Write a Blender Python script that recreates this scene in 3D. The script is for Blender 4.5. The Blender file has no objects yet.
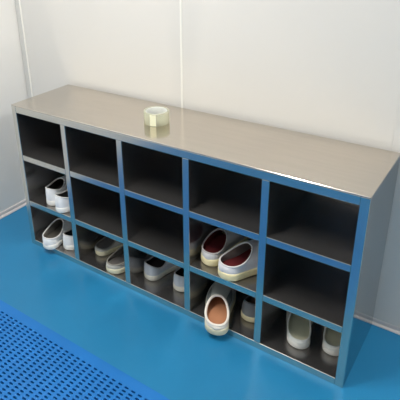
import bpy, bmesh, math, random
from mathutils import Vector, Matrix
random.seed(4)
sc = bpy.context.scene
col = sc.collection
PI = math.pi

# ------------------------------------------------------------------ helpers
def lin(r, g, b):
    f = lambda c: (c/255/12.92) if c/255 <= .04045 else ((c/255+.055)/1.055)**2.4
    return (f(r), f(g), f(b), 1)

def mat(name, rgb, rough=.5, metal=0., spec=.5, bump=0., bscale=60., var=0., vscale=4., stretch=None,
        coat=0., trans=0., ior=1.45, sub=0.):
    m = bpy.data.materials.new(name); m.use_nodes = True
    nt = m.node_tree; b = nt.nodes['Principled BSDF']
    c = lin(*rgb)
    b.inputs['Base Color'].default_value = c
    b.inputs['Roughness'].default_value = rough
    b.inputs['Metallic'].default_value = metal
    b.inputs['Specular IOR Level'].default_value = spec
    b.inputs['Coat Weight'].default_value = coat
    b.inputs['Transmission Weight'].default_value = trans
    b.inputs['IOR'].default_value = ior
    tc = nt.nodes.new('ShaderNodeTexCoord')
    mp = nt.nodes.new('ShaderNodeMapping'); nt.links.new(tc.outputs['Object'], mp.inputs['Vector'])
    if stretch: mp.inputs['Scale'].default_value = stretch
    if var:
        n = nt.nodes.new('ShaderNodeTexNoise'); n.inputs['Scale'].default_value = vscale
        n.inputs['Detail'].default_value = 5
        nt.links.new(mp.outputs['Vector'], n.inputs['Vector'])
        r = nt.nodes.new('ShaderNodeValToRGB')
        r.color_ramp.elements[0].position = .3; r.color_ramp.elements[1].position = .7
        r.color_ramp.elements[0].color = tuple(x*(1-var) for x in c[:3])+(1,)
        r.color_ramp.elements[1].color = tuple(min(1, x*(1+var)) for x in c[:3])+(1,)
        nt.links.new(n.outputs['Fac'], r.inputs['Fac'])
        nt.links.new(r.outputs['Color'], b.inputs['Base Color'])
    if bump:
        n2 = nt.nodes.new('ShaderNodeTexNoise'); n2.inputs['Scale'].default_value = bscale
        n2.inputs['Detail'].default_value = 3
        nt.links.new(mp.outputs['Vector'], n2.inputs['Vector'])
        bp = nt.nodes.new('ShaderNodeBump'); bp.inputs['Strength'].default_value = bump
        bp.inputs['Distance'].default_value = .002
        nt.links.new(n2.outputs['Fac'], bp.inputs['Height'])
        nt.links.new(bp.outputs['Normal'], b.inputs['Normal'])
    return m

def link(name, bm, material, parent=None, smooth=False):
    me = bpy.data.meshes.new(name)
    bmesh.ops.recalc_face_normals(bm, faces=bm.faces)
    bm.to_mesh(me); bm.free()
    if smooth:
        for p in me.polygons: p.use_smooth = True
    o = bpy.data.objects.new(name, me); col.objects.link(o)
    if material: me.materials.append(material)
    if parent: o.parent = parent
    return o

def box_bm(x0, x1, y0, y1, z0, z1, bevel=0., segs=2, bm=None):
    b2 = bmesh.new()
    bmesh.ops.create_cube(b2, size=1)
    for v in b2.verts:
        v.co = Vector((x0+(v.co.x+.5)*(x1-x0), y0+(v.co.y+.5)*(y1-y0), z0+(v.co.z+.5)*(z1-z0)))
    if bevel:
        bmesh.ops.bevel(b2, geom=list(b2.edges), offset=bevel, segments=segs, profile=.5, affect='EDGES')
    if bm is None: return b2
    me = bpy.data.meshes.new('tmp'); b2.to_mesh(me); b2.free(); bm.from_mesh(me); bpy.data.meshes.remove(me)
    return bm

def thing(name, label, cat, loc=(0, 0, 0), rotz=0., group=None):
    o = bpy.data.objects.new(name, None); col.objects.link(o)
    o.empty_display_size = .05
    o.location = loc; o.rotation_euler = (0, 0, rotz)
    o['label'] = label; o['category'] = cat
    if group: o['group'] = group
    return o

def struct(name, bm, m):
    o = link(name, bm, m); o['kind'] = 'structure'; return o

# ------------------------------------------------------------------ materials
M_wall = mat('wall_panel', (218, 215, 209), .42, bump=.03, bscale=12, var=.012, vscale=1.5)
M_wall_lit = mat('left_wall_panel_lit', (231, 229, 224), .45, bump=.03, bscale=12, var=.012, vscale=1.5)  # wall_panel made lighter: the left wall's extra light is put into the colour
M_ceil = mat('ceiling_panel', (225, 225, 222), .7)
M_floor = mat('blue_floor', (35, 116, 160), .3, spec=.45, var=.07, vscale=3.0, bump=.04, bscale=9)
M_mat = mat('blue_mat', (26, 107, 178), .42, spec=.4, var=.05, vscale=8)
M_alu = mat('corner_aluminium', (204, 203, 198), .4, metal=.0, var=.02)
M_seal = mat('white_seal', (240, 238, 230), .4, var=.01)
M_base = mat('baseboard_plastic', (205, 200, 198), .35, var=.02)
steel_s = (2.0, 90., 90.)
M_top = mat('brushed_steel_top', (210, 202, 192), .16, metal=1, var=.03, vscale=6, stretch=(1, 14, 14), bump=.012, bscale=40)
M_front = mat('brushed_steel_front', (218, 214, 203), .23, metal=1, var=.03, vscale=5)
M_side = mat('polished_steel_side', (162, 166, 168), .10, metal=1, var=.02, vscale=5)
M_in = mat('shadowed_steel_inside', (150, 147, 145), .24, metal=.9, var=.04, vscale=8)  # steel with the cubbyhole shade put into its darker base colour

# ------------------------------------------------------------------ room
XL, YB, XR, YF, ZC = -.303, .331, 4.4, -4.2, 2.5
struct('floor', box_bm(XL-.1, XR+.1, YF-.1, YB+.1, -.1, 0), M_floor)
struct('ceiling', box_bm(XL-.1, XR+.1, YF-.1, YB+.1, ZC, ZC+.1), M_ceil)
struct('wall_left', box_bm(XL-.1, XL, YF-.1, YB+.1, 0, ZC), M_wall_lit)
struct('wall_back', box_bm(XL, XR, YB, YB+.1, 0, ZC), M_wall)
struct('wall_right', box_bm(XR, XR+.1, YF-.1, YB+.1, 0, ZC), M_wall)
struct('wall_front', box_bm(XL, XR, YF-.1, YF, 0, ZC), M_wall)

def baseboard(name, axis, a0, a1, w, sgn, h=.027, d=.011):
    # little coved skirting with a rounded white lip at the floor
    bm = bmesh.new()
    prof = [(0, 0), (d+.004, 0), (d+.004, .003), (d+.001, .007), (d*.62, .010), (d*.5, h-.004), (d*.25, h), (0, h)]
    rings = []
    for a in (a0, a1):
        rings.append([bm.verts.new(((w+sgn*p[0], a, p[1]) if axis == 'y' else (a, w+sgn*p[0], p[1]))) for p in prof])
    n = len(prof)
    for i in range(n):
        bm.faces.new((rings[0][i], rings[0][(i+1) % n], rings[1][(i+1) % n], rings[1][i]))
    bm.faces.new(rings[0]); bm.faces.new(rings[1])
    return struct(name, bm, M_base)
baseboard('baseboard_left', 'y', YF, YB, XL, 1)
baseboard('baseboard_back', 'x', XL+.015, XR, YB, -1, h=.024, d=.003)
# corner cover strip: a flat aluminium cover beside the corner with a white seal along its edge
struct('trim_1', box_bm(XL+.004, XL+.032, YB-.004, YB, .027, ZC, .0015), M_alu)
struct('trim_2', box_bm(XL+.033, XL+.040, YB-.005, YB, .027, ZC, .0015), M_seal)
struct('trim_3', box_bm(.603, .611, YB-.002, YB, .027, ZC, .0008), M_seal)
struct('trim_4', box_bm(1.367, 1.370, YB-.001, YB, .027, ZC, .0004), M_wall)

# ------------------------------------------------------------------ shoe cabinet
W, H, D = 1.40, .6625, .3201
cab = thing('shoe_cabinet', 'long low stainless steel shoe cabinet with fifteen open cubbyholes against the back wall', 'cabinet', (W/2, D/2, 0))
off = Vector((-W/2, -D/2, 0))
def cpart(name, bm, m, label=None):
    for v in bm.verts: v.co += off
    o = link(name, bm, m, cab)
    if label: o['label'] = label
    return o
ST, DV, SH = .025, .024, .024
def two_tone(o, inner):      # the faces of the frame that look out of the front stay bright, the inside gets steel darkened to carry its shade
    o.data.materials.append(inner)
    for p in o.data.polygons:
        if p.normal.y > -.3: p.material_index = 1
bev = .0016
cpart('top_panel', box_bm(0, W, -.001, D, H-.004, H, .0019, 3), M_top)
cpart('front_rail', box_bm(ST, W-ST, 0, .018, H-.031, H-.0042, bev), M_front)
cpart('side_panel', box_bm(0, ST, 0, D, 0, H-.0042, bev), M_side)
sp = cpart('side_panel', box_bm(W-ST, W, 0, D, 0, H-.0042, bev), M_side)
for o in [c for c in cab.children if c.name.startswith('side_panel')]:
    o.data.materials.append(M_front); o.data.materials.append(M_in)
    left = sum(v.co.x for v in o.data.vertices) < 0
    for p in o.data.polygons:
        if p.normal.y < -.3: p.material_index = 1
        elif (p.normal.x > .5) == left and abs(p.normal.x) > .5: p.material_index = 2
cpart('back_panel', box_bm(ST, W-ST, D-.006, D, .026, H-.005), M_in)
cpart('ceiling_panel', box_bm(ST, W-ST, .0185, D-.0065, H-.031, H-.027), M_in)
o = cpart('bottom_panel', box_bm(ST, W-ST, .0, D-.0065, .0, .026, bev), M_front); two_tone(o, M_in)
ZS = (.215, .432)
xs = [ST/2] + [.012+.2752*k for k in (1, 2, 3, 4)] + [W-ST/2]
for k in range(1, 5):
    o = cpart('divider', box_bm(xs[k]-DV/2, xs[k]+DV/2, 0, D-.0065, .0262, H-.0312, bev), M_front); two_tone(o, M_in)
for k in range(5):
    x0 = xs[k]+(ST if k == 0 else DV)/2; x1 = xs[k+1]-(ST if k == 4 else DV)/2
    for z in ZS:
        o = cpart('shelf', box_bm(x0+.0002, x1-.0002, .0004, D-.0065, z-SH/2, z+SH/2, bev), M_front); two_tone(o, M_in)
FL = (.0266, ZS[0]+SH/2+.0006, ZS[1]+SH/2+.0006)   # cubbyhole floors, bottom row first

# ------------------------------------------------------------------ tape roll
M_tape = mat('clear_tape', (244, 244, 220), .25, spec=.6, trans=.6, ior=1.3, var=.03, vscale=30)
M_core = mat('tape_core', (232, 234, 228), .35, spec=.5, trans=.25, ior=1.3, var=.02)
tp = thing('tape_roll', 'roll of clear packing tape lying flat on the steel cabinet top', 'tape', (.621, .146, H))
def ring_bm(ro, ri, h, n=64, bv=.0012):
    bm = bmesh.new()
    prof = [(ri, bv), (ri+bv, 0), (ro-bv, 0), (ro, bv), (ro, h-bv), (ro-bv, h), (ri+bv, h), (ri, h-bv)]
    R = [[bm.verts.new((r*math.cos(2*PI*i/n), r*math.sin(2*PI*i/n), z)) for r, z in prof] for i in range(n)]
    for i in range(n):
        for j in range(8):
            bm.faces.new((R[i][j], R[(i+1) % n][j], R[(i+1) % n][(j+1) % 8], R[i][(j+1) % 8]))
    return bm
link('tape_layers', ring_bm(.0455, .0385, .045), M_tape, tp, True)
link('core', ring_bm(.0383, .0355, .0445), M_core, tp, True)['label'] = 'whitish ring the tape is wound on'
# loose end of the tape, a strip folded back on the outside
bm = bmesh.new()
ve = []
for i in range(9):
    a = math.radians(-85+i*3.5); r = .0456+.0005*(1-i/8)
    ve.append([bm.verts.new((r*math.cos(a), r*math.sin(a), z)) for z in (.0015, .0435)])
for i in range(8): bm.faces.new((ve[i][0], ve[i+1][0], ve[i+1][1], ve[i][1]))
link('tape_end', bm, mat('tape_end', (240, 240, 210), .25, var=.02), tp, True)

# ------------------------------------------------------------------ perforated mat
def perforated(x0, x1, y0, y1, bord, px, py, hx, hy, z0, z1, n=8):
    bm = bmesh.new()
    cx0, cx1, cy0, cy1 = x0+bord, x1-bord, y0+bord, y1-bord
    nx = int((cx1-cx0)/px); ny = int((cy1-cy0)/py)
    cx0 = cx1-nx*px; cy0 = cy1-ny*py
    cache = {}
    def V(x, y, z):
        k = (round(x*1e5), round(y*1e5), round(z*1e5))
        if k not in cache: cache[k] = bm.verts.new((x, y, z))
        return cache[k]
    for i in range(nx):
        for j in range(ny):
            ax, bx, ay, by = cx0+i*px, cx0+(i+1)*px, cy0+j*py, cy0+(j+1)*py
            mx, my = (ax+bx)/2, (ay+by)/2
            out = [(bx, my), (bx, by), (mx, by), (ax, by), (ax, my), (ax, ay), (mx, ay), (bx, ay)]
            hole = []
            for k in range(8):
                a = k*PI/4
                c, s = math.cos(a), math.sin(a)
                sx = abs(c)**.7*(1 if c > 0 else -1); sy = abs(s)**.7*(1 if s > 0 else -1)
                hole.append((mx+hx/2*sx, my+hy/2*sy))
            for k in range(8):
                q = (k+1) % 8
                bm.faces.new((V(*out[k], z1), V(*out[q], z1), V(*hole[q], z1), V(*hole[k], z1)))
                bm.faces.new((V(*hole[k], z1), V(*hole[q], z1), V(*hole[q], z0), V(*hole[k], z0)))
    # solid rim
    def frame(xa, xb, ya, yb):
        box_bm(xa, xb, ya, yb, z0, z1, bm=bm)
    frame(x0, x1, cy1, y1); frame(x0, x1, y0, cy0); frame(x0, cx0, cy0, cy1); frame(cx1, x1, cy0, cy1)
    return bm
fm = link('floor_mat', perforated(-.22, 1.32, -1.22, -.334, .034, .0258, .0136, .0165, .0072, .001, .010), M_mat)
fm['label'] = 'perforated bright blue plastic mat lying on the floor in front of the cabinet'; fm['category'] = 'mat'

# ------------------------------------------------------------------ shoes
def smooth(a, b, t):
    t = max(0, min(1, (t-a)/(b-a))); return t*t*(3-2*t)
NS = 22
TS = [(1-math.cos(PI*i/NS))/2 for i in range(NS+1)]
LOOP = [(t, -1) for t in TS] + [(t, 1) for t in TS[1:-1][::-1]]
NL = len(LOOP)
def half(t):
    a = math.sqrt(max(0, 1-(1-min(t/.15, 1))**2)); b = math.sqrt(max(0, 1-(1-min((1-t)/.30, 1))**2))
    return a*b*(.80+.20*smooth(.3, .68, t))
def shoe(label, loc, yaw, side, L=.255, Wd=.092, hh=.066, hs=.050, hf=.068, op=.47, ow=.062, sole=.024,
         c_up=(225, 225, 222), c_sole=(225, 220, 205), c_lin=(70, 68, 66), c_ins=(80, 76, 72), c_col=None,
         c_vamp=None, group='pairs of shoes in the cubbyholes', pitch=0., col_r=.0028, laces=False, gusset=None):
    c_col = c_col or c_up
    r = thing('shoe', label, 'shoe', loc, yaw, group)
    r.rotation_euler = (pitch, 0, yaw)
    mk = lambda n, c, ro=.6: mat(n, c, ro, var=.05, vscale=25, bump=.15, bscale=400)
    m_up, m_sole, m_lin, m_ins, m_col = mk('shoe_upper', c_up), mk('shoe_sole', c_sole, .5), mk('shoe_lining', c_lin, .9), mk('shoe_insole', c_ins, .9), mk('shoe_collar', c_col)
    def bend(t): return side*(.010*math.sin(PI*min(1, t*1.05))-.004*t)
    def spring(t): return .014*smooth(.68, 1.05, t)**1.5
    def base(i, k=1., dz=0.):
        t, s = LOOP[i]
        tt = .5+(t-.5)*(1-(1-k)*.35)
        return Vector((s*half(t)*Wd/2*k+bend(t), tt*L, sole+dz+spring(t)))
    def collar(i, k=1., dz=0.):
        t, s = LOOP[i]
        u = t
        tc = .022+(op-.022)*(.5+(u-.5)*(1-(1-k)*.5))
        w = math.sin(PI*min(1, max(0, math.acos(max(-1, min(1, 1-2*u)))/PI)))
        w = w**.85*(1-.10*u)
        z = hh*(1-u)+hf*u-(hh*.5+hf*.5-hs)*math.sin(PI*u)
        return Vector((s*w*ow/2*k+bend(tc), tc*L, z+dz))
    # sole
    bm = bmesh.new(); rows = []
    for (k, zf) in ((.90, 0), (.97, .10), (1.0, .22), (1.0, .80), (.975, 1.0)):
        row = []
        for i in range(NL):
            p = base(i, k); t = LOOP[i][0]
            row.append(bm.verts.new((p.x, p.y, sole*zf+spring(t))))
        rows.append(row)
    for a, b in zip(rows, rows[1:]):
        for i in range(NL):
            bm.faces.new((a[i], a[(i+1) % NL], b[(i+1) % NL], b[i]))
    bm.faces.new(rows[0]); bm.faces.new(rows[-1])
    link('sole', bm, m_sole, r, True)
    # upper: rows from the sole rim up to the collar
    SN = 9
    def upper_pt(i, s, inner=False):
        t = LOOP[i][0]
        b = base(i, .955 if not inner else .88, -.002 if not inner else .001)
        c = collar(i, 1. if not inner else .93, 0 if not inner else -.0015)
        f = smooth(.55, 1., t)
        hc = (c.z-b.z)*(.62*(1-f)) + (.036 if not inner else .030)*f
        q = b+Vector((0, 0, hc))
        if t < .5 and not inner: q.y -= .004*(1-t*2)
        return b*(1-s)**2+q*2*s*(1-s)+c*s*s
    def shell(sel, name, m, inner=False):
        bm = bmesh.new(); vs = {}
        def V(i, j):
            i %= NL
            if (i, j) not in vs: vs[(i, j)] = bm.verts.new(upper_pt(i, j/SN, inner))
            return vs[(i, j)]
        for i in range(NL):
            tm = (LOOP[i][0]+LOOP[(i+1) % NL][0])/2
            if not sel(tm): continue
            for j in range(SN):
                bm.faces.new((V(i, j), V(i+1, j), V(i+1, j+1), V(i, j+1)))
        return link(name, bm, m, r, True)
    if c_vamp:
        shell(lambda t: t >= .50, 'vamp', mk('shoe_vamp', c_vamp))['label'] = 'darker cloth front of the shoe'
        shell(lambda t: t < .50, 'heel_counter', m_up)
    else:
        shell(lambda t: True, 'upper', m_up)
    shell(lambda t: True, 'lining', m_lin, True)
    # insole
    bm = bmesh.new()
    bm.faces.new([bm.verts.new(base(i, .90, .0035)) for i in range(NL)])
    bmesh.ops.triangulate(bm, faces=bm.faces)
    link('insole', bm, m_ins, r)
    # rolled collar edge
    bm = bmesh.new(); pts = [collar(i, .97) for i in range(NL)]; rg = []
    for i in range(NL):
        d = (pts[(i+1) % NL]-pts[i-1]).normalized()
        n = d.cross(Vector((0, 0, 1))).normalized(); b2 = n.cross(d).normalized()
        rg.append([bm.verts.new(pts[i]+(n*math.cos(a)+b2*math.sin(a)*1.1)*col_r) for a in [k*2*PI/8 for k in range(8)]])
    for i in range(NL):
        for k in range(8):
            bm.faces.new((rg[i][k], rg[(i+1) % NL][k], rg[(i+1) % NL][(k+1) % 8], rg[i][(k+1) % 8]))
    link('collar', bm, m_col, r, True)
    # heel strip up the back seam
    bm = bmesh.new()
    idx = [-1, 0, 1]
    rowsv = [[bm.verts.new(upper_pt(i % NL, s)+Vector((0, -.0016, .0))) for i in idx] for s in [.05+.9*k/6 for k in range(7)]]
    for a, b in zip(rowsv, rowsv[1:]):
        for k in range(2): bm.faces.new((a[k], a[k+1], b[k+1], b[k]))
    link('heel_strip', bm, m_up, r, True)
    # elastic gussets either side of the tongue
    if gusset:
        mg = mk('shoe_gusset', gusset, .9)
        for s in (-1, 1):
            ii = [i for i in range(NL) if LOOP[i][1] == s and .62 < LOOP[i][0] < .90]
            bm = bmesh.new()
            rr = [[bm.verts.new(upper_pt(i, sj)+Vector((0, 0, .0016))) for i in ii] for sj in (.62, .75, .88, .97)]
            for a, b in zip(rr, rr[1:]):
                for k in range(len(ii)-1): bm.faces.new((a[k], a[k+1], b[k+1], b[k]))
            link('elastic_gusset', bm, mg, r, True)
    return r

deg = math.radians
WHITE = dict(c_up=(252, 251, 248), c_sole=(248, 246, 238), c_col=(232, 230, 226))
# middle row, first column
g = 'white shoes in the leftmost column'
shoe('white shoe half hidden at left in the middle cubbyhole of the leftmost column', (.136, .017, FL[1]), deg(8), -1, Wd=.088, hh=.078, hs=.064, hf=.080, ow=.072, op=.42, c_lin=(52, 50, 50), c_ins=(60, 58, 56), group=g, **WHITE)
shoe('white shoe beside the first divider in the middle cubbyhole of the leftmost column', (.203, -.004, FL[1]), deg(-6), 1, Wd=.084, hh=.076, hs=.062, hf=.080, op=.44, ow=.068, c_lin=(58, 56, 54), c_ins=(60, 58, 56), group=g, **WHITE)
# bottom row, first column
shoe('white shoe with a creased heel at left in the bottom cubbyhole of the leftmost column', (0.128, -0.026, FL[0]), deg(6), -1, Wd=.096, hh=.056, hs=.056, hf=.088, ow=.084, c_lin=(130, 126, 118), c_ins=(92, 88, 80), group=g, **WHITE)
shoe('dark-lined white shoe beside the first divider in the bottom cubbyhole of the leftmost column', (0.197, 0.02, FL[0]), deg(-2), 1, Wd=.090, hh=.072, hs=.062, hf=.082, ow=.070, c_lin=(54, 52, 50), c_ins=(60, 58, 56), group=g, **WHITE)
# bottom row, second column
GREY = dict(c_up=(192, 188, 178), c_sole=(236, 228, 194), c_lin=(112, 108, 102), c_ins=(104, 100, 96), c_col=(150, 146, 136))
g = 'grey slip-on shoes in the second column'
shoe('grey slip-on shoe with cream sole, the one set further back in the second column', (0.332, 0.068, FL[0]), deg(-22), -1, L=.235, Wd=.094, hh=.034, hs=.036, hf=.074, ow=.078, group=g, **GREY)
shoe('grey slip-on shoe with cream sole beside the second divider in the second column', (0.456, 0.004, FL[0]), deg(-12), 1, Wd=.100, hh=.040, hs=.050, hf=.084, ow=.082, group=g, **GREY)
# bottom row, third column
g = 'white shoes in the third column'
WC = dict(c_up=(206, 208, 210), c_sole=(226, 222, 206), c_lin=(44, 40, 38), c_ins=(52, 46, 42), c_col=(206, 200, 196))
shoe('white shoe with a dark inside standing alone at left in the third column', (.612, .055, FL[0]), deg(-13), -1, L=.24, Wd=.100, hh=.070, hs=.048, hf=.080, ow=.080, group=g, **WC)
shoe('white shoe partly hidden behind the third divider in the third column', (.751, .063, FL[0]), deg(-2), 1, L=.235, Wd=.096, hh=.070, hs=.060, hf=.080, ow=.074, group=g, **WC)
# middle row, fourth column
g = 'white shoes with dark red insoles'
RED = dict(c_sole=(246, 232, 182), c_lin=(120, 40, 40), c_ins=(106, 32, 34))
shoe('white shoe with dark red insole standing straight at left in the fourth column', (0.902, 0.028, FL[1]), deg(-2), -1, Wd=.100, hh=.052, hs=.058, hf=.084, op=.45, ow=.084, sole=.03, c_up=(216, 213, 210), c_col=(196, 190, 186), group=g, **RED)
shoe('white shoe with dark red insole turned sideways towards the fourth divider', (0.972, -0.002, FL[1]), deg(-24), 1, L=.245, Wd=.104, hh=.056, hs=.064, hf=.098, ow=.088, sole=.03, c_up=(238, 234, 232), c_col=(224, 220, 216), group=g, **dict(RED, c_lin=(140, 134, 128)))
# bottom row, fourth column
g = 'grey shoes with brown insoles'
shoe('grey shoe with wide cream collar and brown insole sticking out of the fourth column', (0.99, -0.053, FL[0]), deg(23), -1, Wd=.104, hh=.042, hs=.052, hf=.080, op=.44, ow=.084, sole=.028, c_up=(238, 230, 216), c_vamp=(188, 192, 186), c_sole=(226, 218, 186), c_lin=(196, 160, 130), c_ins=(176, 122, 88), c_col=(236, 228, 216), col_r=.0045, gusset=(110, 116, 116), group=g)
shoe('dark grey shoe with cream sole pushed back beside the fourth divider', (1.043, 0.065, FL[0]), deg(0), 1, L=.235, Wd=.098, hh=.080, hs=.056, hf=.080, ow=.07, c_up=(124, 123, 121), c_sole=(232, 220, 178), c_lin=(60, 56, 54), c_ins=(120, 90, 70), c_col=(90, 90, 90), group=g)
# bottom row, fifth column
g = 'white shoes with grey insoles in the rightmost column'
OL = dict(c_up=(236, 235, 226), c_sole=(240, 237, 226), c_lin=(206, 204, 186), c_ins=(222, 220, 190), c_col=(226, 225, 216))
shoe('white shoe with olive grey insole at left in the rightmost column', (1.241, 0.045, FL[0]), deg(18), -1, L=.245, Wd=.094, hh=.034, hs=.044, hf=.080, ow=.080, sole=.024, group=g, **OL)
shoe('white shoe beside the right end panel in the rightmost column', (1.338, 0.078, FL[0]), deg(15), 1, L=.235, Wd=.092, hh=.036, hs=.044, hf=.080, ow=.078, sole=.024, group=g, **OL)

# ------------------------------------------------------------------ lights
def area(name, loc, sx, sy, power, colr=(1, 1, 1), rot=(0, 0, 0)):
    l = bpy.data.lights.new(name, 'AREA'); l.shape = 'RECTANGLE'; l.size = sx; l.size_y = sy
    l.energy = power; l.color = colr
    o = bpy.data.objects.new(name, l); col.objects.link(o); o.location = loc; o.rotation_euler = rot
    return o
area('ceiling_lamp', (.58, -.85, 2.47), .13, .9, 46, (1, .975, .935))
area('far_fill_light', (.75, -2.9, 2.48), .5, 1.2, 9, (1, .965, .925))  # added fill from the front, not a known fixture
area('side_fill_light', (3.4, -.2, 2.48), .6, .9, 49, (1, .975, .94))  # added fill to brighten the left wall and the shadow at right
w = bpy.data.worlds.new('world'); sc.world = w; w.use_nodes = True
w.node_tree.nodes['Background'].inputs[0].default_value = (.8, .85, .9, 1)
w.node_tree.nodes['Background'].inputs[1].default_value = .2

# ------------------------------------------------------------------ camera
yaw, pit, roll, f = -.6351, .4051, -.0319, 511.946
fw = Vector((math.sin(yaw)*math.cos(pit), math.cos(yaw)*math.cos(pit), -math.sin(pit)))
r0 = Vector((math.cos(yaw), -math.sin(yaw), 0)); u0 = r0.cross(fw)
r1 = r0*math.cos(roll)+u0*math.sin(roll); u1 = -r0*math.sin(roll)+u0*math.cos(roll)
cd = bpy.data.cameras.new('camera'); cam = bpy.data.objects.new('camera', cd); col.objects.link(cam)
R = Matrix((r1, u1, -fw)).transposed().to_4x4()
cam.matrix_world = Matrix.Translation((1.6469, -1.2184, 1.3184)) @ R
cd.sensor_width = 36; cd.sensor_fit = 'HORIZONTAL'; cd.lens = f/400*36
cd.shift_x = (200-162.04)/400; cd.shift_y = (141.57-200)/400
cd.clip_start = .01
sc.camera = cam
sc.view_settings.view_transform = 'Standard'
sc.view_settings.look = 'None'
sc.view_settings.exposure = 0
sc.cycles.use_denoising = True
sc.cycles.blur_glossy = 0
sc.cycles.caustics_reflective = True
sc.cycles.max_bounces = 12
